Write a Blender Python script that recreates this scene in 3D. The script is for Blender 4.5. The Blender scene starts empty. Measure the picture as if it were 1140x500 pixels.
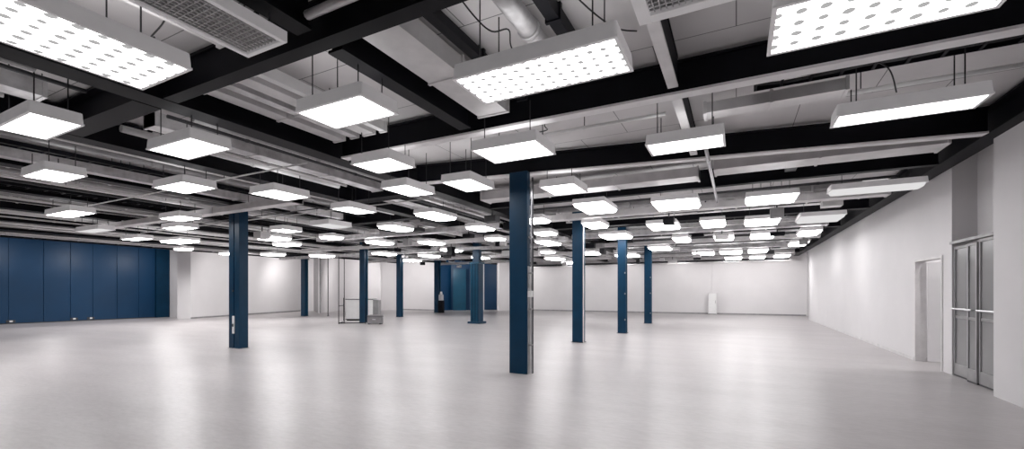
import bpy, bmesh, math, random
from mathutils import Vector, Matrix

random.seed(11)
S = bpy.context.scene
C = bpy.context.collection
PI = math.pi

# ------------------------------------------------------------------ materials
def nodemat(name):
    m = bpy.data.materials.new(name); m.use_nodes = True
    nt = m.node_tree
    return m, nt, nt.nodes['Principled BSDF']

def mat(name, col, rough=0.5, metal=0.0, var=0.06, scale=6.0, spec=0.5, bump=0.0):
    m, nt, b = nodemat(name)
    tc = nt.nodes.new('ShaderNodeTexCoord')
    nz = nt.nodes.new('ShaderNodeTexNoise'); nz.inputs['Scale'].default_value = scale
    nz.inputs['Detail'].default_value = 4
    nt.links.new(tc.outputs['Object'], nz.inputs['Vector'])
    rp = nt.nodes.new('ShaderNodeValToRGB')
    lo = [max(0, c * (1 - var)) for c in col]; hi = [min(1, c * (1 + var)) for c in col]
    rp.color_ramp.elements[0].position = .3; rp.color_ramp.elements[1].position = .7
    rp.color_ramp.elements[0].color = (*lo, 1); rp.color_ramp.elements[1].color = (*hi, 1)
    nt.links.new(nz.outputs['Fac'], rp.inputs['Fac'])
    nt.links.new(rp.outputs['Color'], b.inputs['Base Color'])
    b.inputs['Roughness'].default_value = rough
    b.inputs['Metallic'].default_value = metal
    b.inputs['Specular IOR Level'].default_value = spec
    if bump:
        bp = nt.nodes.new('ShaderNodeBump'); bp.inputs['Strength'].default_value = bump
        bp.inputs['Distance'].default_value = .01
        nt.links.new(nz.outputs['Fac'], bp.inputs['Height'])
        nt.links.new(bp.outputs['Normal'], b.inputs['Normal'])
    return m

M = dict(
    white=mat('white_wall_paint', (.70, .685, .695), .55, var=.02, scale=1.2),
    blue_wall=mat('deep_blue_panel', (.0012, .034, .092), .45, var=.10, scale=.7, spec=.3),
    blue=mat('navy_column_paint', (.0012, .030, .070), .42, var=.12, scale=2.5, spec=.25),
    blue_lit=mat('blue_column_flange_paint', (.003, .056, .105), .4, var=.1, scale=2.5, spec=.3),  # lighter column blue; on the flanges it stands in for caught light
    black=mat('black_steel_paint', (.0035, .0035, .006), .55, var=.25, scale=3, spec=.15),
    dark=mat('dark_grey_metal', (.035, .035, .04), .5, var=.2, scale=4),
    flange=mat('pale_steel_flange', (.84, .825, .835), .5, var=.08, scale=3),
    grey=mat('mid_grey_metal', (.30, .295, .30), .45, metal=.2, var=.15, scale=4),
    pale=mat('pale_grey_metal', (.66, .645, .65), .42, metal=.15, var=.12, scale=3),
    galv=mat('galvanised_sheet', (.58, .57, .58), .35, metal=.35, var=.25, scale=5),
    chrome=mat('brushed_steel', (.62, .62, .64), .28, metal=.9, var=.1, scale=8),
    plast=mat('white_plastic', (.78, .78, .78), .4, var=.03),
    housing=mat('light_grey_luminaire_housing', (.80, .785, .795), .5, var=.04, scale=4),
    doorgrey=mat('grey_glazed_door_panel', (.22, .22, .225), .22, var=.08, scale=1.0),
    doorwhite=mat('white_door_paint', (.80, .79, .80), .4, var=.02),
    cab=mat('grey_cabinet_laminate', (.22, .21, .22), .5, var=.1),
    mesh=mat('pale_grille_wire', (.52, .51, .52), .4, metal=.3, var=.15),
    loge=mat('cable_black', (.012, .012, .014), .5),
)

def mat_ceiling():
    m, nt, b = nodemat('grey_soffit_board')
    tc = nt.nodes.new('ShaderNodeTexCoord')
    nz = nt.nodes.new('ShaderNodeTexNoise'); nz.inputs['Scale'].default_value = .8; nz.inputs['Detail'].default_value = 5
    nt.links.new(tc.outputs['Object'], nz.inputs['Vector'])
    rp = nt.nodes.new('ShaderNodeValToRGB')
    rp.color_ramp.elements[0].position = .3; rp.color_ramp.elements[1].position = .75
    rp.color_ramp.elements[0].color = (.62, .605, .61, 1); rp.color_ramp.elements[1].color = (.74, .72, .725, 1)
    nt.links.new(nz.outputs['Fac'], rp.inputs['Fac'])
    bk = nt.nodes.new('ShaderNodeTexBrick')
    bk.inputs['Scale'].default_value = 1.0; bk.inputs['Brick Width'].default_value = 1.7
    bk.inputs['Row Height'].default_value = 1.3; bk.inputs['Mortar Size'].default_value = .006
    bk.inputs['Mortar'].default_value = (.16, .16, .165, 1)
    nt.links.new(tc.outputs['Object'], bk.inputs['Vector'])
    nt.links.new(rp.outputs['Color'], bk.inputs['Color1']); nt.links.new(rp.outputs['Color'], bk.inputs['Color2'])
    nt.links.new(bk.outputs['Color'], b.inputs['Base Color'])
    b.inputs['Roughness'].default_value = .7
    return m

def mat_floor():
    m, nt, b = nodemat('polished_pale_concrete')
    tc = nt.nodes.new('ShaderNodeTexCoord')
    n1 = nt.nodes.new('ShaderNodeTexNoise'); n1.inputs['Scale'].default_value = .55; n1.inputs['Detail'].default_value = 3
    n1.inputs['Roughness'].default_value = .6
    n2 = nt.nodes.new('ShaderNodeTexNoise'); n2.inputs['Scale'].default_value = 9; n2.inputs['Detail'].default_value = 3
    n2.inputs['Roughness'].default_value = .7
    mp = nt.nodes.new('ShaderNodeMapping'); mp.inputs['Scale'].default_value = (.7, 2.2, 1.0); mp.inputs['Rotation'].default_value = (0, 0, math.radians(-27))
    nt.links.new(tc.outputs['Object'], mp.inputs['Vector'])
    for n in (n1, n2): nt.links.new(mp.outputs['Vector'], n.inputs['Vector'])
    mx = nt.nodes.new('ShaderNodeMath'); mx.operation = 'MULTIPLY_ADD'
    mx.inputs[1].default_value = .55
    nt.links.new(n2.outputs['Fac'], mx.inputs[0])
    ml = nt.nodes.new('ShaderNodeMath'); ml.operation = 'MULTIPLY'; ml.inputs[1].default_value = .5
    nt.links.new(n1.outputs['Fac'], ml.inputs[0]); nt.links.new(ml.outputs[0], mx.inputs[2])
    rp = nt.nodes.new('ShaderNodeValToRGB')
    rp.color_ramp.elements[0].position = .33; rp.color_ramp.elements[1].position = .72
    rp.color_ramp.elements[0].color = (.36, .338, .342, 1); rp.color_ramp.elements[1].color = (.50, .476, .48, 1)
    nt.links.new(mx.outputs[0], rp.inputs['Fac'])
    nt.links.new(rp.outputs['Color'], b.inputs['Base Color'])
    b.inputs['Roughness'].default_value = .33
    bp = nt.nodes.new('ShaderNodeBump'); bp.inputs['Strength'].default_value = .015; bp.inputs['Distance'].default_value = .01
    nt.links.new(n2.outputs['Fac'], bp.inputs['Height']); nt.links.new(bp.outputs['Normal'], b.inputs['Normal'])
    b.inputs['Specular IOR Level'].default_value = .5
    return m

def mat_diffuser(name, strength, pitch=None, dot=.32, dotlev=.55):
    """glowing panel; with a pitch it shows the grid of grey LED lenses"""
    m = bpy.data.materials.new(name); m.use_nodes = True
    nt = m.node_tree; nt.nodes.clear()
    out = nt.nodes.new('ShaderNodeOutputMaterial'); em = nt.nodes.new('ShaderNodeEmission')
    em.inputs['Color'].default_value = (1, .985, .985, 1)
    nt.links.new(em.outputs[0], out.inputs[0])
    em.inputs['Strength'].default_value = strength
    if not pitch: return m
    tc = nt.nodes.new('ShaderNodeTexCoord')
    nz = nt.nodes.new('ShaderNodeTexNoise'); nz.inputs['Scale'].default_value = 6
    nt.links.new(tc.outputs['Object'], nz.inputs['Vector'])
    sc = nt.nodes.new('ShaderNodeVectorMath'); sc.operation = 'SCALE'; sc.inputs['Scale'].default_value = 1 / pitch
    nt.links.new(tc.outputs['Object'], sc.inputs[0])
    fr = nt.nodes.new('ShaderNodeVectorMath'); fr.operation = 'FRACTION'; nt.links.new(sc.outputs[0], fr.inputs[0])
    sb = nt.nodes.new('ShaderNodeVectorMath'); sb.operation = 'SUBTRACT'; sb.inputs[1].default_value = (.5, .5, 0)
    nt.links.new(fr.outputs[0], sb.inputs[0])
    mu = nt.nodes.new('ShaderNodeVectorMath'); mu.operation = 'MULTIPLY'; mu.inputs[1].default_value = (1, 1, 0)
    nt.links.new(sb.outputs[0], mu.inputs[0])
    ln = nt.nodes.new('ShaderNodeVectorMath'); ln.operation = 'LENGTH'; nt.links.new(mu.outputs[0], ln.inputs[0])
    ad = nt.nodes.new('ShaderNodeMath'); ad.operation = 'MULTIPLY_ADD'; ad.inputs[1].default_value = .24
    nt.links.new(nz.outputs['Fac'], ad.inputs[0]); nt.links.new(ln.outputs['Value'], ad.inputs[2])
    mr = nt.nodes.new('ShaderNodeMapRange'); mr.interpolation_type = 'SMOOTHSTEP'
    mr.inputs['From Min'].default_value = dot + .12 - .07; mr.inputs['From Max'].default_value = dot + .12 + .05
    mr.inputs['To Min'].default_value = dotlev; mr.inputs['To Max'].default_value = strength
    nt.links.new(ad.outputs[0], mr.inputs['Value'])
    nt.links.new(mr.outputs[0], em.inputs['Strength'])
    return m

hb = M['housing'].node_tree.nodes['Principled BSDF']   # faint glow put into the housing material to lighten its sides
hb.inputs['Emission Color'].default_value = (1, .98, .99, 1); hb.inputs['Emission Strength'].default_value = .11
M['floor'] = mat_floor(); M['ceiling'] = mat_ceiling()
LS = 8.6
M['lamp'] = mat_diffuser('glowing_white_diffuser', LS)
M['lamp_left'] = mat_diffuser('strong_white_diffuser', 20.0); M['uplight'] = mat_diffuser('soft_uplight_strip', 2.6)  # the soft strip is a glow added to fill the ceiling
M['lamp_far'] = mat_diffuser('bright_white_diffuser', 13.0)
M['lamp_dots'] = mat_diffuser('glowing_diffuser_with_lenses', LS, .115, .24, .42)
M['lamp_dots_big'] = mat_diffuser('glowing_diffuser_with_round_lenses', LS, .15, .27, .45)
M['lamp_tile'] = mat_diffuser('glowing_diffuser_with_faint_tiles', LS, .10, .12, .8)
M['lamp_dim'] = mat_diffuser('dim_white_diffuser', .75)

# ------------------------------------------------------------------ mesh builder
class MB:
    def __init__(s): s.v = []; s.f = []
    def quad_prism(s, bot, top):
        n = len(s.v); k = len(bot)
        s.v += [tuple(p) for p in bot] + [tuple(p) for p in top]
        s.f.append(tuple(n + i for i in reversed(range(k))))
        s.f.append(tuple(n + k + i for i in range(k)))
        for i in range(k):
            j = (i + 1) % k
            s.f.append((n + i, n + j, n + k + j, n + k + i))
        return s
    def box(s, x0, y0, z0, x1, y1, z1):
        x0, x1 = sorted((x0, x1)); y0, y1 = sorted((y0, y1)); z0, z1 = sorted((z0, z1))
        b = [(x0, y0, z0), (x1, y0, z0), (x1, y1, z0), (x0, y1, z0)]
        return s.quad_prism(b, [(x, y, z1) for x, y, _ in b])
    def rounded(s, x0, y0, x1, y1, z0, z1, r, seg=4, inset=0):
        def ring(d, z):
            pts = []
            rr = max(r - d * .5, .002)
            for cx, cy, a0 in ((x1 - d - rr, y1 - d - rr, 0), (x0 + d + rr, y1 - d - rr, 90), (x0 + d + rr, y0 + d + rr, 180), (x1 - d - rr, y0 + d + rr, 270)):
                for i in range(seg + 1):
                    a = math.radians(a0 + 90 * i / seg)
                    pts.append((cx + rr * math.cos(a), cy + rr * math.sin(a), z))
            return pts
        return s.quad_prism(ring(0, z0) if inset >= 0 else ring(-inset, z0), ring(max(inset, 0), z1))
    def tube(s, p, q, r, seg=8, r2=None):
        p = Vector(p); q = Vector(q); d = (q - p).normalized()
        u = d.orthogonal().normalized(); w = d.cross(u)
        r2 = r if r2 is None else r2
        A = [p + (u * math.cos(2 * PI * i / seg) + w * math.sin(2 * PI * i / seg)) * r for i in range(seg)]
        B = [q + (u * math.cos(2 * PI * i / seg) + w * math.sin(2 * PI * i / seg)) * r2 for i in range(seg)]
        return s.quad_prism(A, B)
    def path(s, pts, r, seg=6):
        pts = [Vector(p) for p in pts]; n0 = len(s.v); u = None
        for i, p in enumerate(pts):
            d = (pts[min(i + 1, len(pts) - 1)] - pts[max(i - 1, 0)]).normalized()
            if u is None: u = d.orthogonal().normalized()
            u = (u - d * u.dot(d)).normalized(); w = d.cross(u)
            s.v += [tuple(p + (u * math.cos(2 * PI * k / seg) + w * math.sin(2 * PI * k / seg)) * r) for k in range(seg)]
        for i in range(len(pts) - 1):
            for k in range(seg):
                a = n0 + i * seg + k; b = n0 + i * seg + (k + 1) % seg
                s.f.append((a, b, b + seg, a + seg))
        s.f.append(tuple(n0 + k for k in reversed(range(seg))))
        s.f.append(tuple(n0 + (len(pts) - 1) * seg + k for k in range(seg)))
        return s
    def build(s, name, m, parent=None, loc=(0, 0, 0), smooth=False, bevel=0):
        me = bpy.data.meshes.new(name); me.from_pydata(s.v, [], s.f); me.update()
        bm = bmesh.new(); bm.from_mesh(me); bmesh.ops.recalc_face_normals(bm, faces=bm.faces); bm.to_mesh(me); bm.free()
        o = bpy.data.objects.new(name, me); C.objects.link(o)
        me.materials.append(M[m]); o.location = loc
        if smooth:
            for p in me.polygons: p.use_smooth = len(p.vertices) == 4
        if bevel:
            bv = o.modifiers.new('Bevel', 'BEVEL'); bv.width = bevel; bv.segments = 2; bv.limit_method = 'ANGLE'
        if parent: o.parent = parent
        return o

def tag(o, label, cat, group=None, kind=None):
    o['label'] = label; o['category'] = cat
    if group: o['group'] = group
    if kind: o['kind'] = kind
    return o
def thing(name, label, cat, loc=(0, 0, 0), rz=0, group=None):
    o = bpy.data.objects.new(name, None); C.objects.link(o)
    o.location = loc; o.rotation_euler = (0, 0, rz); o.empty_display_size = .1
    return tag(o, label, cat, group)
def struct(o, label=None):
    o['kind'] = 'structure'
    if label: o['label'] = label
    return o

ORD = ['nearest', 'second', 'third', 'fourth', 'fifth', 'sixth', 'seventh', 'eighth', 'ninth', 'tenth', 'eleventh', 'twelfth', 'thirteenth', 'fourteenth', 'fifteenth', 'sixteenth', 'seventeenth', 'eighteenth', 'nineteenth', 'twentieth']
DECK = 4.40          # underside of the ceiling
BEAM = 3.95          # underside of the steel
OCC = []             # what hangs overhead: (x0, x1, y0, y1, z_bottom)
def top_at(x, y, r=.03, above=0):
    z = DECK
    for x0, x1, y0, y1, zb in OCC:
        if zb > above and x0 - r < x < x1 + r and y0 - r < y < y1 + r: z = min(z, zb)
    return z

# ------------------------------------------------------------------ room shell
XL, XR, YB, YF = -32.2, 3.70, 34.6, -7.0
struct(MB().box(-34, YF - .2, -.2, 6.4, 36.5, 0).build('floor', 'floor'), 'pale polished concrete floor with soft reflections')
struct(MB().box(-34, YF - .2, DECK, 6.4, 36.5, DECK + .06).build('ceiling', 'ceiling'), 'grey ceiling boards above the dark steel beams')

def wall_strip(name, m, p, q, z0=0.0, z1=DECK, t=.12, label=None):
    """a wall from p to q on the floor; its thickness goes to the left of p->q"""
    p = Vector((*p, 0)); q = Vector((*q, 0)); d = (q - p).normalized(); n = Vector((-d.y, d.x, 0)) * t
    b = [p, q, q + n, p + n]
    return struct(MB().quad_prism([v + Vector((0, 0, z0)) for v in b], [v + Vector((0, 0, z1)) for v in b]).build(name, m), label)

# left: deep blue panelled wall
wl = wall_strip('wall_left', 'blue_wall', (XL - .03, YF), (XL - .03, 15.06), label='dark blue panelled wall on the left')
seams = [YF, -4.4, -1.8, .4, 2.6, 4.8, 6.7, 8.12, 9.36, 10.40, 11.33, 12.42, 13.46, 14.30]
for a, b in zip(seams, seams[1:]):
    struct(MB().box(XL - .03, a + .012, .04, XL, b - .012, DECK - .01).build('wall_panel', 'blue_wall', wl, bevel=.006))
struct(MB().box(XL - .03, 14.32, 0, XL + .10, 15.05, DECK - .01).build('wall_panel', 'blue', wl))
struct(MB().box(XL, YF, 0, XL + .015, 14.31, .04).build('baseboard_left', 'dark'), 'thin dark skirting along the blue wall')

# polyline of wall faces running round the far left of the hall (floor points)
poly = [((XL, 15.06), (-31.3, 15.35), 'white'), ((-31.3, 15.35), (-29.55, 14.25), 'white'), ((-29.55, 14.25), (-28.85, 14.62), 'white'),
        ((-28.85, 14.62), (-32.1, 24.5), 'white'), ((-32.1, 24.5), (-31.4, 25.2), 'white'), ((-31.4, 25.2), (-27.9, 22.9), 'grey'),
        ((-27.9, 22.9), (-30.0, 26.6), 'white'), ((-30.0, 26.6), (-26.3, 27.6), 'white'), ((-26.3, 27.6), (-27.4, 28.9), 'white'),
        ((-27.4, 28.9), (-26.7, 30.4), 'white'), ((-26.7, 30.4), (-22.6, 30.4), 'white'), ((-22.6, 30.4), (-22.1, 31.7), 'blue_wall'),
        ((-22.1, 31.7), (-20.7, 32.5), 'blue_wall'), ((-20.7, 32.5), (-20.86, 33.3), 'blue_wall'), ((-20.86, 33.3), (-20.0, 33.8), 'white'),
        ((-20.0, 33.8), (-19.0, 34.3), 'blue_wall'), ((-19.0, 34.3), (-18.1, 32.9), 'white'), ((-18.1, 32.9), (-17.6, YB), 'white')]
sides = ['left_return', 'left_bay_side', 'left_bay_corner', 'left_bay', 'left_recess', 'far_left_fin', 'far_left_niche', 'far_left', 'far_left_return', 'far_left_step',
         'far_left_panel', 'blue_niche_side', 'blue_niche_back', 'blue_niche_return', 'niche_pier', 'blue_pier', 'pier_return', 'back_return']
for (p, q, m), sd in zip(poly, sides):
    wall_strip('wall_' + sd, m, p, q, t=.1)
wall_strip('baseboard_left_bay', 'grey', (-28.85, 14.62), (-32.09, 24.45), z1=.09, t=-.02, label='thin grey skirting of the white left wall')
wall_strip('baseboard_far_left_panel', 'grey', (-26.7, 30.39), (-22.65, 30.39), z1=.09, t=-.02)
# back wall in two planes with a small step
wall_strip('wall_back', 'white', (-1.6, YB), (5.2, YB), label='white back wall, right of the step')
wall_strip('wall_back_left', 'white', (-17.6, YB - .12), (-1.6, YB - .12), label='white back wall, left of the step')
wall_strip('baseboard_back', 'grey', (-1.58, YB - .001), (4.1, YB - .001), z1=.10, t=-.02)
wall_strip('baseboard_back_left', 'grey', (-17.5, YB - .121), (-1.6, YB - .121), z1=.10, t=-.02)
# right wall, from far to near, with the door opening and the recess
wall_strip('wall_right_far', 'white', (4.15, 36), (4.15, 30.3))
wall_strip('wall_right_far_return', 'white', (4.15, 30.3), (XR, 30.3))
DY0, DY1, DZ = 11.80, 13.34, 2.34
wall_strip('wall_right', 'white', (XR, 30.3), (XR, DY1), t=.18, label='long white wall on the right')
wall_strip('wall_right_pier', 'white', (XR, DY0), (XR, 11.40), t=.18)
wall_strip('wall_right_lintel', 'white', (XR, DY1), (XR, DY0), z0=DZ, t=.18)
# small lobby behind the door opening
wall_strip('wall_lobby_far', 'white', (6.2, 14.1), (XR + .18, 14.1), t=-.1)
wall_strip('wall_lobby_back', 'white', (6.2, 14.1), (6.2, 11.5), t=.1)
# recess with the glazed doors
wall_strip('wall_recess_far', 'white', (XR + .18, 11.40), (5.3, 11.40), t=.10)
wall_strip('wall_recess_back', 'white', (4.06, 11.40), (4.06, 9.2), t=.1)
wall_strip('wall_recess_near', 'white', (3.70, 9.38), (4.06, 9.38), t=-.1)
wall_strip('wall_right_near', 'white', (3.52, 9.38), (3.52, YF), t=.18, label='white wall at the right edge, nearest the camera')
wall_strip('baseboard_right', 'pale', (XR - .001, 30.2), (XR - .001, DY1 + .06), z1=.08, t=-.015)
# behind the camera
wall_strip('wall_rear', 'white', (3.52, YF), (XL, YF))

# ------------------------------------------------------------------ steel beams
def beam(axis, c0, c1, a, w, name, label, flange=None, z0=BEAM, depth=.40, tilt=0):
    """I-section. axis 'x': runs x=c0..c1 at y=a (tilt = y gain at far end); axis 'y': runs y=c0..c1 at x=a"""
    L = c1 - c0
    if axis == 'x':
        ang = math.atan2(tilt, L); L2 = math.hypot(L, tilt)
        t = thing(name, label, 'beam', (c0, a, z0), ang)
        OCC.append((c0, c1, a - w / 2 - .05 + min(0, tilt), a + w / 2 + .05 + max(0, tilt), z0))
    else:
        t = thing(name, label, 'beam', (a, c0, z0), PI / 2); L2 = L
        OCC.append((a - w / 2 - .03, a + w / 2 + .03, c0, c1, z0))
    MB().box(0, -.05, .03, L2, .05, depth - .03).build('web', 'black', t)
    MB().box(0, -w / 2, depth - .03, L2, w / 2, depth).build('top_flange', 'black', t)
    MB().box(0, -w / 2, 0, L2, w / 2, .03).build('bottom_flange', flange or 'black', t)
    return t
LX = [-6.40, -9.05, -12.05, -15.2, -18.4, -21.6, -24.8, -28.0]
for i, x in enumerate(LX):
    y1 = [34.3, 34.3, 34.3, 34.3, 34.3, 30.2, 28.5, 22.0][i]
    beam('y', -3, y1, x, .34, 'steel_beam', f'long black steel beam running into the hall, {ORD[i] if i else "first"} one left of the front blue column')
CBY = [2.92, 5.62, 8.0, 10.85, 15.6, 19.4, 23.2, 27.0, 30.8]
x0c, x1c = LX[0] + .2, 3.32
for i, y in enumerate(CBY):
    if i == 2:
        beam('x', x0c, x1c, 7.66, .16, 'steel_beam', 'black cross beam with pale lower edge passing above the front blue column, third from the camera', 'flange', tilt=1.42)
    else:
        beam('x', x0c, x1c, y, (.16 if i < 4 else .3), 'steel_beam', f'black steel cross beam over the right part of the hall, {ORD[i]} from the camera',
             'flange' if i in (1, 2) else None)
beam('y', -3, 34, 3.50 - .02, .30, 'steel_beam', 'black edge beam running along the top of the right wall')
for a, b, k in ((-3, 2.75, 'before the nearest'), (3.10, 5.45, 'between the nearest and second'), (5.80, 8.30, 'between the second and third')):
    beam('y', a, b, -.66, .115, 'steel_beam', f'short black steel beam {k} cross beams, right of the front blue column', 'pale', depth=.36, z0=3.99)
for a, b, k in ((-3, 2.75, 'before the nearest'), (3.10, 5.45, 'between the nearest and second')):
    beam('y', a, b, -3.55, .20, 'steel_beam', f'short black steel beam {k} cross beams, above and left of the front blue column', depth=.36, z0=3.99)
for i, (a, y) in enumerate(((0, 2.85), (0, 8.4), (1, 11.2), (0, 14.5), (1, 17.5), (2, 15.0), (2, 22))):
    beam('x', LX[a + 1] + .2, LX[a] - .2, y, .3, 'steel_beam',
         f'short black cross piece between the {["first","second","third"][a]} and {["second","third","fourth"][a]} long left beams, ' +
         ['nearest', 'middle', 'nearest', 'farthest', 'farthest', 'nearest', 'farthest'][i] + ' one there')

# ------------------------------------------------------------------ overhead services
def hangers(t, pts, z_local_top, base, r=.006):
    for (x, y) in pts:
        MB().tube((x - base[0], y - base[1], z_local_top), (x - base[0], y - base[1], DECK - base[2]), r, 5).build('hanger_rod', 'dark', t)
def service(kind, axis, c0, c1, a, z, label, m='pale', w=.4, h=.22, r=.05, hang=True, group=None, name=None):
    base = (c0, a, z) if axis == 'x' else (a, c0, z)
    L = c1 - c0
    t = thing(name or kind, label, {'box_duct': 'duct', 'pipe': 'pipe', 'conduit': 'pipe', 'cable_tray': 'cable tray', 'round_duct': 'duct'}[kind], base, 0, group)
    def b3(l0, s0, z0, l1, s1, z1, mb):
        return mb.box(l0, s0, z0, l1, s1, z1) if axis == 'x' else mb.box(s0, l0, z0, s1, l1, z1)
    def ax(l, s_, zz): return (l, s_, zz) if axis == 'x' else (s_, l, zz)
    if kind == 'box_duct':
        n = max(2, int(L / 1.5)); mb = b3(0, -w / 2, 0, L, w / 2, h, MB())
        for i in range(n + 1):
            l = min(max(i * L / n, .02), L - .02)
            b3(l - .02, -w / 2 - .02, -.015, l + .02, w / 2 + .02, h + .015, mb)
        mb.build('duct_run', m, t); hw = w / 2; zt = h
    elif kind in ('pipe', 'conduit', 'round_duct'):
        mb = MB().tube(ax(0, 0, r), ax(L, 0, r), r, 14 if r > .08 else 8); n = max(1, int(L / 2.2))
        for i in range(n):
            l = (i + .5) * L / n
            mb.tube(ax(l - .03, 0, r), ax(l + .03, 0, r), r * 1.18, 14 if r > .08 else 8)
        mb.build('pipe_run', m, t, smooth=True); hw = r; zt = 2 * r
    else:
        mb = MB(); b3(0, -w / 2, 0, L, -w / 2 + .012, .07, mb); b3(0, w / 2 - .012, 0, L, w / 2, .07, mb)
        n = max(3, int(L / .3))
        for i in range(n + 1):
            l = min(max(i * L / n, .02), L - .02); b3(l - .015, -w / 2, 0, l + .015, w / 2, .012, mb)
        mb.build('tray', m, t)
        rr = random.Random(int(abs(a * 97 + c0 * 13)))
        mb = MB()
        for k in range(4):
            s0 = -w / 2 + .05 + k * (w - .1) / 3
            pts = [ax(L * i / 8, s0 + rr.uniform(-.03, .03), .035 + rr.uniform(0, .03)) for i in range(9)]
            mb.path(pts, .018, 5)
        mb.build('cable_bundle', 'loge', t); hw = w / 2; zt = .07
    if hang:
        zt_ = z + zt
        if DECK - zt_ > .03:
            n = max(1, int(L / 3.5))
            for i in range(n):
                l = (i + .5) * L / n
                s_ = 0 if kind != 'cable_tray' else w / 2 - .006
                q = ax(l, s_, 0); zu = top_at(base[0] + q[0], base[1] + q[1], above=zt_)
                if zu - zt_ > .01: MB().tube(ax(l, s_, zt), ax(l, s_, zu - z), .007, 5).build('hanger_rod', 'dark', t)
    if axis == 'x': OCC.append((c0, c1, a - hw - .02, a + hw + .02, z - .02))
    else: OCC.append((a - hw - .02, a + hw + .02, c0, c1, z - .02))
    return t

# the prominent ones over the near part of the hall
service('box_duct', 'y', 3.12, 5.42, -3.05, 4.10, 'long smooth grey box duct just left of the big lensed panel light', 'pale', .46, .22)
service('box_duct', 'y', 3.12, 5.42, -2.60, 4.22, 'slim black box duct between the smooth grey duct and the silver duct', 'black', .12, .10)
service('round_duct', 'y', 3.12, 4.9, -1.85, 4.14, 'round silver duct running away above the big lensed panel light', 'galv', r=.10)
service('box_duct', 'y', 3.12, 4.7, -1.55, 4.18, 'black strip duct right of the round silver duct', 'black', .12, .14)
service('pipe', 'x', -3.40, -.9, 2.66, 4.02, 'pale tube lamp casing running along the nearest cross beam', 'pale', r=.04)
service('box_duct', 'y', -2.0, 2.70, -4.62, 4.14, 'pale box duct at the top left between the huge lensed panel and wire grille', 'pale', .30, .16)
service('box_duct', 'y', -2.0, 2.70, -4.24, 4.16, 'black strip duct at the top left beside the wire grille', 'black', .16, .14)
service('box_duct', 'x', -.40, 1.2, 6.62, 4.02, 'pale box duct beyond the second cross beam, above the lit strip panel on the right', 'pale', .26, .14)
service('conduit', 'x', -.40, 3.2, 6.95, 4.10, 'white conduit pipe beyond the second cross beam, right of the front column', 'plast', r=.03)
service('conduit', 'x', -3.3, -.9, 6.6, 4.12, 'white conduit pipe beyond the second cross beam, just above the front blue column', 'plast', r=.028)
service('cable_tray', 'x', .2, 3.2, 6.3, 4.16, 'black cable tray beyond the second cross beam at the right edge', 'black', w=.24)
service('conduit', 'y', 6.9, 12.0, -.42, 3.80, 'ribbed silver conduit running away below the beams, right of the front column', 'chrome', r=.028)
service('box_duct', 'x', -.4, 3.1, 9.85, 4.02, 'wide pale duct beyond the third cross beam toward the right wall', 'pale', .55, .22)
service('box_duct', 'x', -6.0, -.7, 10.2, 4.02, 'wide pale duct beyond the third cross beam, left of the ribbed silver conduit', 'pale', .5, .2)

for k, (x, w_, m) in enumerate(((-5.95, .22, 'pale'), (-5.60, .14, 'galv'), (-5.28, .22, 'pale'), (-4.98, .10, 'plast'))):
    service('box_duct', 'y', 3.2, 5.3, x, 4.14, ['first', 'second', 'third', 'fourth'][k] + ' short pale duct from the left beyond the nearest cross beam, beside the tiled panel', m, w=w_, h=.14)
# left bays: services parallel to the long beams
kindsL = [('box_duct', 'galvanised box duct', 'galv'), ('pipe', 'thick white pipe', 'plast'), ('conduit', 'slim grey conduit', 'pale'),
          ('cable_tray', 'black cable tray', 'black'), ('conduit', 'slim black conduit', 'dark'), ('pipe', 'thick grey pipe', 'grey')]
extraL = [('box_duct', 'pale flat duct', 'pale'), ('conduit', 'slim white conduit', 'plast')]
bn = ['first', 'second', 'third', 'fourth', 'fifth', 'sixth', 'seventh', 'eighth']
cross_y = {0: [2.85, 8.4, 14.5], 1: [11.2, 17.5], 2: [15.0, 22]}
for i in range(len(LX) - 1):
    a, b = LX[i + 1] + .26, LX[i] - .26
    y1 = 33 if i < 4 else [29, 27, 20][i - 4]
    cuts = [-2.0] + cross_y.get(i, []) + [y1]
    if i == 0: cuts = [-2.0, 2.85, 8.4, 14.5, 33]
    rr = random.Random(40 + i)
    for sgm in range(len(cuts) - 1):
        s0, s1 = cuts[sgm] + .25, cuts[sgm + 1] - .25
        order = kindsL + extraL; rr.shuffle(order)
        if i == 0 and sgm < 2: order = [kindsL[1], kindsL[2], kindsL[0], kindsL[4], kindsL[5]]
        W = (b - a); pos = a
        place = '' if len(cuts) == 2 else [', near stretch', ', next stretch', ', middle stretch', ', far stretch'][sgm if sgm < len(cuts) - 2 else 3]
        for kk, (k, lb, m) in enumerate(order):
            x = a + W * (kk + .5) / len(order) + rr.uniform(-.015, .015)
            e0, e1 = s0 + rr.uniform(0, .5), s1 - rr.uniform(0, .8)
            z = rr.choice([4.02, 4.06, 4.10, 4.14])
            if k == 'box_duct': service(k, 'y', e0, e1, x, z - .02, f'{lb} between the {bn[i]} and {bn[i+1]} long left beams{place}', m, w=min(.34, W / len(order) * .72), h=.2 if m == 'galv' else .12)
            elif k == 'pipe': service(k, 'y', e0, e1, x, z, f'{lb} between the {bn[i]} and {bn[i+1]} long left beams{place}', m, r=.06)
            elif k == 'conduit': service(k, 'y', e0, e1, x, z, f'{lb} between the {bn[i]} and {bn[i+1]} long left beams{place}', m, r=.028)
            else: service(k, 'y', e0, e1, x, z, f'{lb} between the {bn[i]} and {bn[i+1]} long left beams{place}', m, w=min(.26, W / len(order) * .8))
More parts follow.
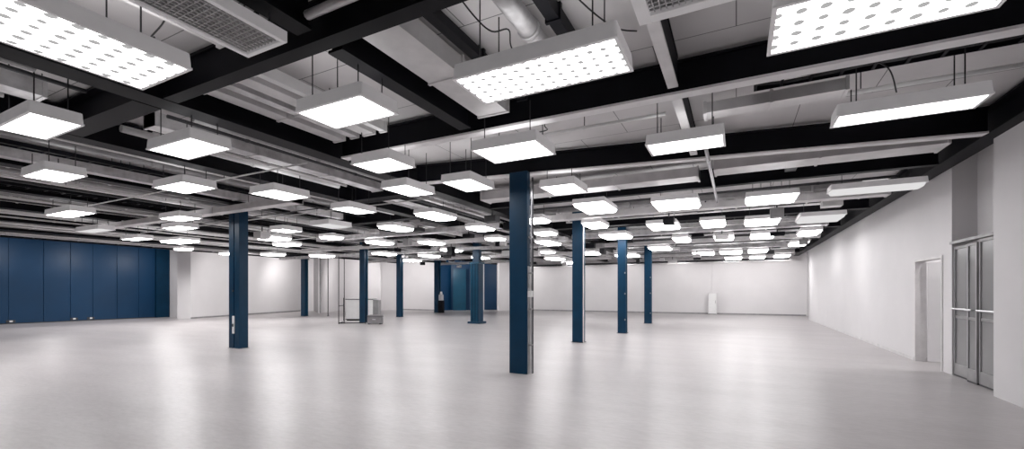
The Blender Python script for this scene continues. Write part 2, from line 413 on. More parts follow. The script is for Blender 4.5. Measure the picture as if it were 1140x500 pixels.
# right bays: services parallel to the cross beams
for i in range(2, len(CBY)):
    y0 = CBY[i] + (.3 if i != 2 else .9); y1 = (CBY[i + 1] if i + 1 < len(CBY) else 34.2) - .3
    rr = random.Random(70 + i)
    if i in (2,): continue
    order = kindsL[:]; rr.shuffle(order)
    for kk, (k, lb, m) in enumerate(order):
        y = y0 + (y1 - y0) * (kk + .5) / len(order) + rr.uniform(-.08, .08)
        e0, e1 = x0c + rr.uniform(.1, 1.5), x1c - rr.uniform(.2, 1.2)
        z = rr.choice([4.02, 4.06, 4.10])
        nm = f'{lb} crossing the hall just beyond the {ORD[i]} cross beam over the right part'
        if k == 'box_duct': service(k, 'x', e0, e1, y, z - .02, nm, m, w=.5, h=.22)
        elif k == 'pipe': service(k, 'x', e0, e1, y, z, nm, m, r=.08)
        elif k == 'conduit': service(k, 'x', e0, e1, y, z, nm, m, r=.03)
        else: service(k, 'x', e0, e1, y, z, nm, m, w=.3)

# the suspended luminaires: x, y, size x, size y, build, diffuser, label
N = 'near'
lights = [
 (-4.81, 1.40, .88, 1.66, N, 'lamp_dots_big', 'huge lensed panel light running into the top left corner of the view'),
 (-1.61, 3.75, 1.56, .62, N, 'lamp_dots', 'big lensed panel light hanging above and before the front blue column'),
 (.94, 3.96, 1.42, .72, N, 'lamp_dots_big', 'large lensed panel light at the top right corner of the view'),
 (-3.89, 3.56, 1.0, .58, N, 'lamp_tile', 'square panel light with faint tile grid, left of the big lensed panel'),
 (-7.55, 2.15, 1.10, .48, N, 'lamp', 'panel light cut by the left edge, below the huge lensed panel'),
 (-6.85, 3.45, 1.10, .55, N, 'lamp', 'panel light right of the one cut by the left edge, second in that row'),
 (-10.53, 3.19, 1.0, .55, N, 'lamp', 'panel light with tall grey sides near the left edge, second row'),
 (-9.48, 4.70, 1.05, .62, N, 'lamp', 'panel light just up and left of the second blue column from left wall'),
 (-8.44, 5.96, .75, .80, 'far', 'lamp', 'panel light just right above the big blue column on the left'),
 (-5.0, 5.31, .80, .62, N, 'lamp', 'panel light with bulky grey housing, below the faint tiled square panel'),
 (-5.80, 6.86, .62, .85, 'far', 'lamp', 'panel light hanging below the bulky one, midway between both big blue columns'),
 (-4.50, 7.02, .62, .85, 'far', 'lamp', 'panel light hanging immediately left of the front blue column'),
 (-2.85, 5.65, 1.02, .72, N, 'lamp', 'panel light covering the top of the front blue column'),
 (-3.01, 8.15, .68, .80, 'far', 'lamp', 'panel light just right of the front blue column top'),
 (-.62, 6.45, .98, .55, N, 'lamp', 'box panel light below the short beam, right of the front blue column'),
 (1.67, 6.36, 1.30, .42, N, 'lamp', 'long strip panel light near the right edge, before the third cross beam'),
 (-3.05, 10.47, .70, 1.15, 'far', 'lamp', 'panel light above the second row column right of the front column'),
 (-1.25, 10.93, .90, .95, 'far', 'lamp', 'panel light beside the ribbed silver conduit, on its left'),
 (.68, 11.26, .90, .75, 'far', 'lamp', 'box panel light beside the ribbed silver conduit, on its right'),
 (2.45, 11.07, 1.35, .42, 'far', 'lamp_dim', 'long grey faced panel light that meets the right wall'),
 (-15.31, 4.94, 1.45, .50, 'far', 'lamp', 'panel light over the blue wall, the one farthest left'),
 (-18.75, 6.66, 1.5, .45, 'far', 'lamp_dim', 'dim panel light over the blue wall, under the farthest left one'),
 (-20.34, 8.45, 1.25, .50, 'far', 'lamp', 'small panel light low over the middle of the blue wall'),
 (-13.55, 6.61, 1.0, .55, 'far', 'lamp', 'panel light over the right end of the blue wall, topmost of three stacked there'),
 (-15.6, 7.6, 1.0, .55, 'far', 'lamp', 'panel light over the right end of the blue wall, middle of three stacked there'),
 (-20.08, 9.78, 1.35, .70, 'far', 'lamp', 'panel light over the right end of the blue wall, lowest of three stacked there'),
 (-13.2, 9.53, .65, .70, 'far', 'lamp', 'panel light right of the big left blue column, topmost of three overlapping ones'),
 (-15.82, 10.92, .90, .75, 'far', 'lamp', 'panel light right of the big left blue column, middle of three overlapping ones'),
 (-17.31, 12.54, .95, .65, 'far', 'lamp', 'panel light right of the big left blue column, lowest of three overlapping ones'),
 (-8.40, 7.9, .62, .85, 'far', 'lamp', 'panel light under the first long left beam, above the thin blue columns'),
 (-9.75, 10.92, .60, .95, 'far', 'lamp', 'panel light above the wire rack column, right one of its row'),
 (-7.25, 9.69, .60, 1.0, 'far', 'lamp', 'panel light hanging over the thin blue column with the stand'),
 (-7.36, 12.21, .60, .8, 'far', 'lamp', 'panel light over the wide clad blue column'),
 (-11.35, 14.88, .60, 1.0, 'far', 'lamp', 'small far panel light left of the column with the stand'),
 (-8.32, 14.91, .60, .6, 'far', 'lamp', 'small far panel light just right of the clad column top'),
 (-5.13, 11.59, .62, .65, 'far', 'lamp', 'panel light peeping out right behind the front blue column, upper one'),
 (-5.95, 14.28, .60, .65, 'far', 'lamp', 'panel light peeping out right behind the front blue column, lower one'),
 (-7.0, 17.1, .62, 1.3, 'far', 'lamp', 'far panel light left of the second blue column in the right row'),
 (-3.85, 13.2, .55, .9, 'far', 'lamp', 'panel light right against the second blue column of the right row'),
 (-3.95, 16.2, .9, 1.1, 'far', 'lamp', 'panel light capping the third blue column of the right row'),
 (-2.02, 14.4, .80, 1.1, 'far', 'lamp', 'panel light above the last blue column of the right row'),
 (-.62, 14.5, .62, 1.1, 'far', 'lamp', 'panel light over the back wall step, first row with five lights'),
 (.67, 14.8, .82, 1.0, 'far', 'lamp', 'middle right panel light in the row beyond the conduit end'),
 (2.08, 14.9, .95, 1.0, 'far', 'lamp_dim', 'dim panel light nearest the right wall in the row beyond the conduit end'),
 (-1.9, 18.4, .55, 1.2, 'far', 'lamp', 'leftmost panel light of the second far row right of the columns'),
 (-.42, 18.5, .62, 1.2, 'far', 'lamp', 'second panel light of the second far row right of the columns'),
 (.86, 18.5, .72, 1.2, 'far', 'lamp', 'third panel light of the second far row right of the columns'),
 (2.25, 18.3, .58, 1.1, 'far', 'lamp', 'panel light nearest the right wall in the second far row'),
 (2.35, 22.2, .6, 1.3, 'far', 'lamp', 'panel light nearest the right wall in the third far row'),
 (-3.2, 21.7, .85, 1.3, 'far', 'lamp', 'panel light just right of the last blue column, third far row'),
 (-1.56, 25.6, .95, 1.3, 'far', 'lamp', 'leftmost panel light of the fourth far row'),
 (-.25, 25.5, .95, 1.3, 'far', 'lamp', 'second panel light of the fourth far row'),
 (.96, 25.2, .80, 1.3, 'far', 'lamp', 'panel light nearest the right wall in the fourth far row'),
 (-.16, 30.0, .85, 1.3, 'far', 'lamp', 'leftmost panel light of the last row before the back wall'),
 (1.11, 30.0, .75, 1.3, 'far', 'lamp', 'middle panel light of the last row before the back wall'),
 (2.33, 29.4, .70, 1.3, 'far', 'lamp', 'panel light nearest the right wall in the last row'),
 (-13.23, 13.84, .6, 1.0, 'far', 'lamp', 'panel light just right of the column by the wire rack'),
 (-13.61, 11.71, .6, .6, 'far', 'lamp', 'small box panel light on the tall thin pole left of the rack'),
 (-11.03, 9.47, .8, .85, 'far', 'lamp_dim', 'dim grey panel light above the small box panel light'),
 (-22.71, 15.62, .9, .8, 'far', 'lamp', 'far panel light before the long white left wall, left of two'),
 (-21.07, 17.47, .9, .95, 'far', 'lamp', 'far panel light before the grey wall fin'),
 (-16.9, 18.02, .6, 1.2, 'far', 'lamp', 'far panel light left of the thin column next to the rack'),
 (-15.6, 20.23, .6, 1.2, 'far', 'lamp', 'far panel light left of the stand column, lower row'),
 (-12.5, 17.94, .6, 1.1, 'far', 'lamp', 'far panel light before the blue niche, upper one'),
 (-13.7, 22.74, .6, 1.1, 'far', 'lamp', 'far panel light before the blue niche, lower one'),
 (-6.9, 22.63, .8, 1.3, 'far', 'lamp', 'far panel light behind the second column of the right row'),
 (-5.5, 25.2, 1.05, 1.3, 'far', 'lamp', 'far panel light between the third and last columns of the right row'),
 (-8.7, 21.05, .55, .9, 'far', 'lamp', 'far panel light right behind the front column, lowest one'),
 (-23.6, 11.65, .7, .5, 'far', 'lamp', 'tiny far panel light at the corner of the blue and white walls'),
 (-24.2, 14.14, .9, .55, 'far', 'lamp', 'tiny far panel light left of the big left blue column'),
 (-10.0, 25.5, .8, 1.3, 'far', 'lamp', 'far panel light left above the bright back wall'),
 (-10.4, 29.5, .8, 1.3, 'far', 'lamp', 'last panel light left before the back wall, right of the clad column'),
 (-18.9, 22.5, .9, 1.1, 'far', 'lamp', 'far panel light over the white panels left of the blue niche'),
]
def clear_y(y, a0, a1, w):
    for d in [k * .05 * sg for k in range(50) for sg in (1, -1)]:
        if all(not (a0 - .1 < l[0] + l[2] * .56 and a1 + .1 > l[0] - l[2] * .56 and abs(y + d - l[1]) < l[3] * .56 + w / 2 + .05) for l in lights):
            return y + d
    return y

# pale services slung below the steel farther into the hall
for k, (y, a0, a1, kd, m, w_) in enumerate(((12.7, -6.0, 3.0, 'box_duct', 'pale', .34), (16.9, -5.9, 2.6, 'box_duct', 'galv', .40), (20.9, -6.0, 2.9, 'box_duct', 'pale', .4), (24.3, -6.0, 2.4, 'box_duct', 'galv', .4),
        (28.2, -6.0, 2.8, 'box_duct', 'pale', .4), (31.6, -6.0, 2.6, 'box_duct', 'pale', .4))):
    service(kd, 'x', a0, a1, clear_y(y, a0, a1, w_), 3.74, ['nearest', 'second', 'third', 'fourth', 'fifth', 'farthest'][k] + ' of the long pale ducts slung under the cross beams at right', m, w=w_, h=.15)
for k, (y, a0, a1, m, w_) in enumerate(((9.4, -21, -9.4, 'pale', .26), (13.0, -15.8, -7.0, 'galv', .34), (16.1, -20.8, -7.2, 'pale', .3), (19.2, -27, -7.4, 'galv', .4), (24.0, -24, -7.0, 'pale', .34), (28.8, -21, -7.2, 'pale', .34))):
    service('box_duct', 'x', a0, a1, clear_y(y, a0, a1, w_), 3.74, ['nearest', 'second', 'third', 'fourth', 'fifth', 'farthest'][k] + ' of the ducts slung crosswise under the long left beams', m, w=w_, h=.15)

for k, y in enumerate((5.45, 8.1, 10.3, 11.9, 14.3, 17.2, 20.3, 22.6, 26.3)):
    x0, x1 = (-17 - (k * 37 % 5), -6.9 + (k % 3) * .1)
    service('conduit', 'x', x0, x1, clear_y(y, x0, x1, .1), 3.912, ['nearest', 'second', 'third', 'fourth', 'fifth', 'sixth', 'seventh', 'eighth', 'farthest'][k] + ' of the thin conduits strapped crosswise under the long left beams', ['plast', 'dark', 'pale'][k % 3], r=.016)
service('box_duct', 'x', -16.8, 3.2, 33.7, 3.62, 'long pale duct running low along the top of the back wall', 'pale', .4, .22)
service('pipe', 'x', -16.5, 3.0, 33.0, 3.66, 'long dark pipe running along the back wall in front of the low duct', 'dark', r=.07)
rr = random.Random(3)
bx = []
for k in range(66):
    for _ in range(60):
        y = rr.uniform(10, 31); x = rr.uniform(-26, 2.4); w_, d_ = rr.uniform(.2, .5), rr.uniform(.2, .4)
        if x < -14 - (y - 7) * .5 or x < -23 and y > 24: continue
        if all(abs(x - l[0]) > l[2] * .56 + w_ / 2 + .08 or abs(y - l[1]) > l[3] * .56 + d_ / 2 + .08 for l in lights) and all(math.hypot(x - q[0], y - q[1]) > .9 for q in bx) \
           and all(abs(x - c[0]) > .7 or abs(y - c[1]) > .7 for c in ((-3.77, 7.8), (-12.64, 7.64), (-4.47, 13.45), (-3.93, 17.15), (-3.98, 23), (-25.38, 19.66), (-17.39, 17.02), (-19.08, 21.71), (-20.62, 27.75), (-11.76, 19.15), (-12.1, 17.2))) \
           and all(top_at(x + i * w_ / 4, y + j * d_ / 4, .06) == top_at(x, y) for i in (-2, -1, 0, 1, 2) for j in (-2, -1, 0, 1, 2)):
            break
    else: continue
    bx.append((x, y)); zt = top_at(x, y); h_ = rr.uniform(.12, .26); z0 = zt - h_ - rr.uniform(.05, .2)
    t = thing('junction_box', 'small service box hanging among the ducts and beams deep in the hall ceiling', 'box', (x, y, z0), 0, 'service boxes in the ceiling')
    MB().box(-w_ / 2, -d_ / 2, 0, w_ / 2, d_ / 2, h_).build('box_body', rr.choice(['pale', 'grey', 'dark', 'black', 'plast']), t, bevel=.01)
    MB().tube((0, 0, h_), (0, 0, zt - z0), .02, 6).build('hanging_rod', 'dark', t)
    OCC.append((x - w_ / 2, x + w_ / 2, y - d_ / 2, y + d_ / 2, z0))

# unlit wire grilles in the foreground ceiling
def grille(x0, y0, x1, y1, label, fw=.045):
    t = thing('ceiling_grille', label, 'grille', ((x0 + x1) / 2, (y0 + y1) / 2, 3.76))
    hx, hy = (x1 - x0) / 2, (y1 - y0) / 2; mb = MB()
    for s in (-1, 1):
        mb.box(s * hx, -hy, 0, s * (hx - fw), hy, .10); mb.box(-hx + fw, s * hy, 0, hx - fw, s * (hy - fw), .10)
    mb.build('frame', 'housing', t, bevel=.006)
    mb = MB(); rr = random.Random(5)
    nx, ny = int((x1 - x0) / .045), int((y1 - y0) / .045)
    for i in range(1, nx): mb.box(-hx + i * .045 - .004, -hy + .04, .02, -hx + i * .045 + .004, hy - .04, .035)
    for i in range(1, ny): mb.box(-hx + .04, -hy + i * .045 - .004, .022, hx - .04, -hy + i * .045 + .004, .037)
    mb.build('wire_mesh', 'mesh', t)
    MB().box(-hx + .045, -hy + .045, .085, hx - .045, hy - .045, .098).build('back_plate', 'grey', t)
    for sx in (-1, 1):
        for sy in (-1, 1):
            px, py = sx * (hx - .1), sy * (hy - .1)
            MB().tube((px, py, .10), (px, py, top_at(px + t.location.x, py + t.location.y) - 3.76), .007, 5).build('hanging_rod', 'dark', t)
    OCC.append((x0, x1, y0, y1, 3.75))
grille(-4.02, 1.2, -3.47, 2.52, 'unlit wire grille panel with pale frame at the top edge, left of the middle')
grille(-.70, 2.5, .55, 3.66, 'unlit pale framed grille panel at the top edge, beside the right lensed panel', .10)

# ------------------------------------------------------------------ luminaires
def luminaire(x, y, sx, sy, label, style='far', lit='lamp', z=3.60, rz=0, group='suspended panel lights'):
    t = thing('panel_light', label, 'ceiling light', (x, y, z), rz, group)
    if style == 'far' and y < 9.6: style = 'near'; sx *= 1.05; sy *= 1.05
    if style == 'far':
        sx *= 1.12; sy *= 1.12
        if lit == 'lamp': lit = 'lamp_far'
    if x < -9 and lit in ('lamp', 'lamp_far'): lit = 'lamp_left'
    hx, hy = sx / 2, sy / 2
    near = style == 'near'
    hh = .125 if near else .11
    dz = .018 if near else .06          # how far the diffuser hangs below the housing
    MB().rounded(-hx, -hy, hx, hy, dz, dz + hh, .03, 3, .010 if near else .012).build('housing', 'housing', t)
    if near:
        mb = MB()
        for s in (-1, 1):
            mb.box(s * hx, -hy, .0, s * (hx - .03), hy, dz); mb.box(-hx + .03, s * hy, .0, hx - .03, s * (hy - .03), dz)
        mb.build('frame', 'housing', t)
        MB().rounded(-hx + .03, -hy + .03, hx - .03, hy - .03, .003, dz - .001, .05, 4).build('diffuser', lit, t)
    else:
        MB().rounded(-hx + .02, -hy + .02, hx - .02, hy - .02, 0, dz - .001, .06, 4, -.03).build('diffuser', lit, t)
    uy = (.065, hy - .06)
    for sg in (-1, 1): MB().box(-hx + .07, sg * uy[0], dz + hh, hx - .07, sg * uy[1], dz + hh + .004).build('uplight_strip', 'uplight', t)  # added glow on the panel tops, unseen from below, brightens the ceiling
    bx = min(.2, hx * .5)
    MB().box(-bx, -.06, dz + hh, bx, .06, dz + hh + .05).build('driver_box', 'grey' if near else 'pale', t)
    rods = [(-hx * .7, -hy * .6), (hx * .7, -hy * .6), (-hx * .7, hy * .6), (hx * .7, hy * .6)] if near else [(-hx * .7, 0), (hx * .7, 0)]
    cz, sz = math.cos(rz), math.sin(rz)
    for px, py in rods:
        wx, wy = x + px * cz - py * sz, y + px * sz + py * cz
        MB().tube((px, py, dz + hh - .002), (px, py, top_at(wx, wy) - z), .007 if near else .006, 5).build('hanging_rod', 'loge', t)
    return t

for x, y, sx, sy, st, lit, lb in lights:
    luminaire(x, y, sx, sy, lb, st, lit)

# ------------------------------------------------------------------ blue columns
def column(x, y, w, d, label, detail='plain', top=None):
    t = thing('blue_column', label, 'column', (x, y, 0))
    H = top_at(x, y, .02) if top is None else top
    if detail == 'front':
        MB().box(-w / 2, -d / 2, 0, w / 2, d / 2, H).build('shaft', 'blue', t, bevel=.006)
        MB().box(w / 2, -d / 2 + .02, .0, w / 2 + .012, d / 2 - .02, 2.1).build('steel_side_strip', 'chrome', t)
        MB().tube((w / 2 + .04, d / 2 + .03, 0), (w / 2 + .04, d / 2 + .03, H - .1), .02, 8).build('conduit', 'dark', t)
        MB().tube((w / 2 + .05, .02, .02), (w / 2 + .05, .02, H - .2), .015, 8).build('conduit', 'chrome', t)
        for z in (.55, 1.25, 1.95, 2.65): MB().box(w / 2 + .012, -.03, z, w / 2 + .07, .05, z + .03).build('conduit_clip', 'grey', t)
        MB().box(w / 2 + .012, -.06, 1.50, w / 2 + .08, .04, 1.62).build('switch_box', 'plast', t)
    elif detail == 'seam':
        g = .02
        MB().box(-w / 2, -d / 2, 0, -g, d / 2, H).build('shaft', 'blue', t, bevel=.006)
        MB().box(g, -d / 2, 0, w / 2, d / 2, H).build('shaft', 'blue', t, bevel=.006)
        MB().box(-g, -d / 2 + .05, 0, g, d / 2 - .02, H).build('web', 'black', t)
        MB().box(-w / 2 - .02, -d / 2 - .02, 0, w / 2 + .02, d / 2 + .02, .012).build('base_plate', 'grey', t)
        o = MB().box(-.045, -d / 2 - .03, .42, .045, -d / 2 - .001, .92).build('socket_plate', 'plast', t, bevel=.008)
        MB().box(-.03, -d / 2 - .036, .62, .03, -d / 2 - .03, .70).build('socket_insert', 'dark', o)
        MB().box(-.045, -d / 2 - .03, 1.6, .0, -d / 2 - .001, 1.66).build('clip', 'dark', t)
    elif detail == 'clad':
        mb = MB(); n = 6
        MB().box(-w / 2, -d / 2, .10, w / 2, d / 2, 3.02).build('cladding', 'blue', t)
        for i in range(n):
            px = -w / 2 + w * (i + .5) / n
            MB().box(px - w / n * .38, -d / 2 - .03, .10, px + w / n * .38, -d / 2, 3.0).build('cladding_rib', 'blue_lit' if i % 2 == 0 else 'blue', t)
        MB().box(-w / 2 - .12, -d / 2 - .12, 0, w / 2 + .12, d / 2 + .12, .10).build('plinth', 'blue', t, bevel=.02)
        MB().box(-w / 2 - .05, -d / 2 - .05, 3.02, w / 2 + .05, d / 2 + .05, 3.10).build('cap', 'blue_lit', t)
        MB().box(-.18, -.14, 3.10, .18, .14, H).build('upper_shaft', 'blue', t)
    else:
        # I-section: two flanges and a web, the rear flange coloured lighter as if catching light
        MB().box(-w / 2, -d / 2, 0, w / 2, -d / 2 + .035, H).build('front_flange', 'blue', t)
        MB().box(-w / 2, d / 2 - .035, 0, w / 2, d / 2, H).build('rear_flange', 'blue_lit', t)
        MB().box(-.05, -d / 2 + .035, 0, .12, d / 2 - .035, H).build('web', 'blue', t)
        MB().box(-w / 2 - .03, -d / 2 - .03, 0, w / 2 + .03, d / 2 + .03, .015).build('base_plate', 'dark', t)
        if detail == 'strip':
            MB().tube((w / 2 + .03, -d / 2, 0), (w / 2 + .03, -d / 2, H - .3), .022, 6).build('conduit', 'pale', t)
        if detail == 'clip':
            for z in (.5, 1.5, 2.3): MB().box(w / 2 - .05, -d / 2 - .02, z, w / 2 - .015, -d / 2 - .001, z + .06).build('clip', 'grey', t)
    return t
column(-3.80, 7.79, .385, .14, 'front dark blue column in the middle with steel strip and conduits on its right side', 'front', BEAM)
column(-12.64, 7.64, .48, .26, 'big dark blue column on the left with a vertical seam and white socket plate', 'seam', DECK)
column(-4.47, 13.45, .34, .26, 'dark blue column of the right row, first one behind and right of the front column', 'strip', DECK)
column(-3.93, 17.15, .32, .26, 'dark blue column of the right row, middle one of three', 'clip', DECK)
column(-3.98, 23.0, .34, .26, 'dark blue column of the right row, farthest and rightmost', 'clip', DECK)
column(-25.38, 19.66, .38, .26, 'thin blue column before the end of the long white left wall', 'plain', DECK)
column(-17.39, 17.02, .34, .26, 'thin blue column standing beside the wire rack and dark grey box', 'plain', DECK)
column(-19.08, 21.71, .34, .26, 'thin blue column between the rack and the column with the stand', 'plain', DECK)
column(-20.62, 27.75, .42, .30, 'thin blue column with a black and silver stand at its foot', 'plain', DECK)
column(-11.76, 19.15, .48, .44, 'wide ribbed blue clad column on a plinth before the blue niche', 'clad', DECK)
# the pair of blue pilasters before the niche
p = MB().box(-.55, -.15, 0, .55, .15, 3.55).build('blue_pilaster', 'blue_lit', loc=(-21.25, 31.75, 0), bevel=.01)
tag(p, 'brighter blue flat pier standing inside the blue niche', 'pier')
p.rotation_euler.z = math.radians(33)

# ------------------------------------------------------------------ things on the floor
# wire rack: two tall posts, rails and a low pale counter behind it
t = thing('wire_rack', 'tall thin black wire frame rack standing left of the pale counter', 'rack', (-17.57, 15.55, 0), math.radians(33))
for px, py, h in ((0, 0, 3.35), (.0, 1.0, 3.35), (1.3, 0, 1.3)):
    MB().tube((px, py, 0), (px, py, h), .022, 6).build('post', 'black', t)
MB().tube((0, 0, .05), (1.3, 0, .05), .022, 6).build('rail', 'black', t)
MB().tube((0, 0, .9), (0, 1.0, .9), .018, 6).build('rail', 'black', t)
MB().tube((0, 0, 3.30), (0, 1.0, 3.30), .018, 6).build('rail', 'black', t)
MB().tube((0, 0, .05), (0, 1.0, .05), .018, 6).build('rail', 'black', t)
t = thing('display_counter', 'pale boxy counter with black edge frame behind the blue column', 'counter', (-18.75, 18.2, 0), math.radians(27))
MB().box(-.78, -.3, .06, .72, .3, 1.20).build('body', 'plast', t, bevel=.01)
MB().box(-.82, -.34, 1.20, .76, .34, 1.25).build('worktop', 'pale', t, bevel=.008)
MB().box(-.80, -.33, 1.165, .74, -.305, 1.195).build('edge_strip', 'dark', t)
MB().box(-.80, -.33, .06, .74, -.305, .095).build('edge_strip', 'dark', t)
MB().tube((.0, -.33, .09), (.0, -.33, 1.17), .015, 6).build('post', 'grey', t)
MB().box(-.74, -.26, 0, .68, .26, .06).build('plinth', 'dark', t)
MB().tube((-.86, -.36, 0), (-.86, -.36, 1.27), .035, 6).build('corner_post', 'black', t)
MB().box(.72, -.28, .10, 1.0, .28, 1.15).build('grey_side_panel', 'grey', t)
t = thing('equipment_case', 'dark grey box on the floor beside the thin blue column and counter', 'box', (-16.0, 16.42, 0), math.radians(27))
MB().box(-.34, -.2, .03, .34, .2, .45).build('body', 'cab', t, bevel=.015)
MB().box(-.35, -.21, .36, .35, .21, .385).build('lid_seam', 'dark', t)
for sx in (-.28, .28): MB().box(sx - .04, -.16, 0, sx + .04, .16, .03).build('foot', 'black', t)
MB().box(-.08, -.225, .22, .08, -.2, .26).build('handle', 'chrome', t)
for i, (x, y, r, m, lb) in enumerate(((-24.1, 20.45, .03, 'dark', 'thin dark floor to ceiling pole before the white wall fin'),)):
    o = thing('floor_pole', lb, 'pole', (x, y, 0))
    MB().tube((0, 0, 0), (0, 0, DECK), r, 8).build('shaft', m, o); MB().tube((0, 0, 0), (0, 0, .02), .08, 12).build('foot_plate', m, o)
t = thing('dispenser_stand', 'black stand with silver top beside the thin blue column near the niche', 'stand', (-20.05, 27.45, 0))
MB().tube((0, 0, 0), (0, 0, .03), .24, 16).build('base', 'black', t)
MB().box(-.19, -.17, .03, .19, .17, .95).build('body', 'black', t, bevel=.03)
MB().box(-.14, -.14, .95, .14, .14, 1.38).build('silver_head', 'chrome', t, bevel=.03)
MB().tube((0, 0, 1.38), (0, 0, 1.62), .12, 12, .07).build('cap', 'plast', t, smooth=True)
t = thing('wall_cabinet', 'slim pale cabinet standing against the back wall at the step', 'cabinet', (-1.5, YB - .32, 0))
MB().box(-.28, -.17, .05, .28, .17, 1.52).build('body', 'white', t, bevel=.01)
MB().box(-.25, -.185, .08, .25, -.17, 1.48).build('door', 'plast', t); MB().box(-.26, -.15, 0, .26, .15, .05).build('plinth', 'grey', t)
MB().tube((.19, -.2, .8), (.19, -.2, 1.0), .012, 6).build('handle', 'grey', t)
# hanging black speaker box near the niche
t = thing('hanging_speaker', 'black box hanging from the ceiling left of the clad column', 'speaker', (-11.85, 17.0, 3.28))
MB().box(-.16, -.14, 0, .16, .14, .42).build('cabinet', 'black', t, bevel=.02)
MB().box(-.13, -.15, .03, .13, -.14, .39).build('grille', 'dark', t)
MB().tube((0, 0, .42), (0, 0, top_at(-11.85, 17.0) - 3.28), .02, 6).build('bracket', 'black', t)
# sockets at the foot of the blue wall
for y, lb in ((8.2, 'leftmost small floor level socket on the blue wall'), (10.55, 'middle small floor level socket on the blue wall'), (11.25, 'rightmost small floor level socket on the blue wall')):
    t = thing('wall_socket', lb, 'socket', (XL + .001, y, .07))
    MB().box(0, -.16, 0, .02, .16, .12).build('plate', 'dark', t, bevel=.004); MB().box(.02, -.05, .02, .035, .06, .10).build('plug', 'plast', t)

# right wall: door in the opening
d = bpy.data.objects.new('door_1', None); C.objects.link(d); d.location = (XR, DY0, 0); struct(d, 'white door standing half open in the right wall opening')
mb = MB()
mb.box(-.02, 0, 0, .18, .05, DZ); mb.box(-.02, DY1 - DY0 - .05, 0, .18, DY1 - DY0, DZ); mb.box(-.02, .05, DZ - .05, .18, DY1 - DY0 - .05, DZ)
struct(mb.build('door_frame', 'pale', d))
lf = bpy.data.objects.new('door_leaf', None)
o = MB().box(0, -.045, .015, .80, 0, DZ - .07).build('door_leaf', 'doorwhite', d, loc=(.19, DY1 - DY0 - .06, 0)); o.rotation_euler.z = math.radians(-12); struct(o)
h = MB().box(.70, -.075, 1.0, .74, -.046, 1.16).build('door_handle', 'chrome', o)
o = MB().box(0, -.045, .015, .72, 0, DZ - .07).build('door_leaf', 'doorwhite', d, loc=(.19, .7, 0)); o.rotation_euler.z = math.radians(8); struct(o)
# glazed metal doors standing in the recess
def glazed(n, x, y0, y1, h, label, bar=True):
    d = bpy.data.objects.new(n, None); C.objects.link(d); d.location = (x, y0, 0); struct(d, label)
    L = y1 - y0; mb = MB(); fw = .05
    mb.box(-.025, 0, .03, .025, fw, h); mb.box(-.025, L - fw, .03, .025, L, h); mb.box(-.025, fw, h - fw, .025, L - fw, h); mb.box(-.025, fw, .03, .025, L - fw, .24)
    mb.box(-.02, fw, 1.10, .02, L - fw, 1.15)
    struct(mb.build('door_frame', 'grey', d, bevel=.004))
    struct(MB().box(-.008, fw, .24, .008, L - fw, h - fw).build('door_panel', 'doorgrey', d))
    struct(MB().box(-.02, 0, 0, .02, L, .03).build('threshold', 'dark', d))
    if bar:
        hb = MB().tube((-.07, .05, 1.28), (-.07, L - .05, 1.28), .018, 8)
        hb.box(-.07, .06, 1.265, -.02, .09, 1.295); hb.box(-.07, L - .09, 1.265, -.02, L - .06, 1.295)
        hb.build('push_bar', 'chrome', d)
glazed('door_2', 3.75, 10.73, 11.39, 2.46, 'grey glazed metal door leaf, farthest of three in the recess')
glazed('door_3', 3.70, 10.35, 10.71, 2.46, 'grey glazed metal door leaf, middle of three in the recess')
glazed('door_4', 3.72, 9.40, 10.33, 2.50, 'grey glazed metal door leaf, nearest of three in the recess')
o = MB().box(3.66, 9.39, 2.51, 3.78, 11.39, 2.56).build('trim_1', 'grey'); struct(o)
t = thing('ceiling_camera', 'small white dome camera high in the recess above the glazed doors', 'camera', (4.0, 10.3, 3.16))
MB().box(-.1, -.05, 0, .05, .05, .1).build('bracket', 'plast', t); MB().tube((-.08, 0, -.06), (-.08, 0, 0), .03, 12, .06).build('dome', 'plast', t, smooth=True)

# ------------------------------------------------------------------ loose cables in the foreground ceiling
def cable(pts, label):
    P = [Vector(p) for p in pts]; out = []
    for i in range(len(P) - 1):
        p0 = P[max(i - 1, 0)]; p1 = P[i]; p2 = P[i + 1]; p3 = P[min(i + 2, len(P) - 1)]
        for k in range(6):
            u = k / 6
            out.append(.5 * ((2 * p1) + (-p0 + p2) * u + (2 * p0 - 5 * p1 + 4 * p2 - p3) * u * u + (-p0 + 3 * p1 - 3 * p2 + p3) * u ** 3))
    out.append(P[-1])
    o = MB().path(out, .008, 5).build('loose_cable', 'loge', smooth=True)
    tag(o, label, 'cable')
cable([(-2.3, 3.2, 4.39), (-2.2, 3.5, 4.2), (-2.05, 3.6, 4.05), (-1.95, 3.75, 4.12), (-2.0, 3.9, 4.05), (-1.9, 3.9, 3.835)], 'looped black cable dropping to the left part of the big lensed panel')
cable([(-1.2, 3.3, 4.39), (-1.3, 3.6, 4.25), (-1.1, 4.3, 4.22), (-.95, 4.8, 4.39)], 'black cable sagging below the ceiling behind the big lensed panel')
cable([(-4.95, 2.3, 4.39), (-4.9, 2.25, 4.2), (-5.05, 2.2, 4.05), (-4.85, 2.15, 3.98), (-4.9, 2.1, 3.835)], 'tangled black cable dropping to the huge lensed panel at top left')
cable([(-2.5, 6.3, 4.39), (-2.6, 6.2, 4.15), (-2.5, 6.05, 4.0), (-2.7, 5.95, 3.95), (-2.65, 5.7, 3.835)], 'tangled cable just behind the panel covering the front column top')
cable([(1.2, 5.95, 4.39), (1.3, 6.1, 4.2), (1.5, 6.2, 4.05), (1.6, 6.35, 3.835)], 'black cable leading down to the long strip panel near the right edge')

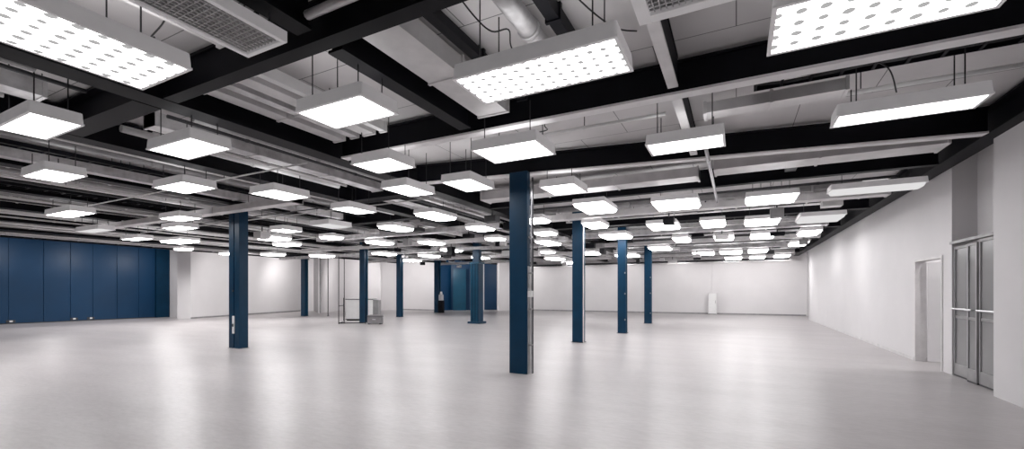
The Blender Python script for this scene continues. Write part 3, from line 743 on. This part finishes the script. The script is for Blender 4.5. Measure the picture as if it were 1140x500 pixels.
# ------------------------------------------------------------------ light and camera
def spot(x, y, z, tgt, e, ang=80, col=(1, .97, .96)):  # added spot lamp without any fitting, only there to brighten its surroundings
    l = bpy.data.lights.new('wall_washer', 'SPOT'); l.energy = e; l.spot_size = math.radians(ang); l.spot_blend = .8
    l.shadow_soft_size = .12; l.color = col
    o = bpy.data.objects.new('wall_washer', l); C.objects.link(o); o.location = (x, y, z)
    d = Vector(tgt) - Vector((x, y, z)); o.rotation_euler = d.to_track_quat('-Z', 'Y').to_euler()
for x in (-15.5, -11.5, -7.6, -3.6, -.3, 2.4):
    spot(x, YB - 2.4, 3.5, (x, YB, 1.9), 115, 150)  # added to even out the brightness of the back wall
for x, y, tx, ty, e in ((-26.4, 16.4, -29.9, 17.8, 210), (-27.0, 20.0, -30.6, 20.6, 210), (-29.0, 22.0, -31.6, 22.6, 190), (-26.0, 24.6, -28.5, 27.0, 300), (-24.0, 27.2, -25.0, 30.4, 300), (-20.6, 29.0, -21.5, 32.3, 190), (-17.0, 30.4, -19.0, 34.0, 200)):
    spot(x, y, 3.5, (tx, ty, 1.9), e, 150)  # added fill for the far left walls and niche
for y in (4.5, 8.0, 11.0, 13.6):
    spot(-29.8, y, 3.5, (-32.2, y, 1.8), 110, 150)  # added fill along the blue wall
for x, y, e in ((-27.0, 12.4, 420), (-26.5, 8.0, 420), (-23.0, 10.6, 380), (-19.5, 4.8, 340), (-15.0, 3.2, 260), (-22.0, 14.6, 300), (-12.5, 2.2, 240)):
    spot(x, y, 3.55, (x, y, 0), e, 165)  # aimed straight down, added to brighten the left floor
spot(5.2, 12.6, 3.6, (4.6, 13.0, 0), 200, 150)  # added to brighten the lobby behind the door

w = bpy.data.worlds.new('World'); S.world = w; w.use_nodes = True
w.node_tree.nodes['Background'].inputs[0].default_value = (.8, .8, .85, 1); w.node_tree.nodes['Background'].inputs[1].default_value = .3

cam = bpy.data.cameras.new('Camera'); co = bpy.data.objects.new('Camera', cam); C.objects.link(co)
F = 490.0
cam.sensor_fit = 'HORIZONTAL'; cam.sensor_width = 36; cam.lens = F / 1140 * 36
cam.shift_y = 75 / 1140
co.location = (0, 0, 1.6); co.rotation_euler = (PI / 2, 0, math.radians(27))
cam.clip_start = .05; cam.clip_end = 200
S.camera = co
S.view_settings.view_transform = 'Standard'
S.view_settings.look = 'None'
S.view_settings.exposure = 0.0
try:
    S.cycles.max_bounces = 8; S.cycles.diffuse_bounces = 5; S.cycles.sample_clamp_indirect = 6
except Exception: pass
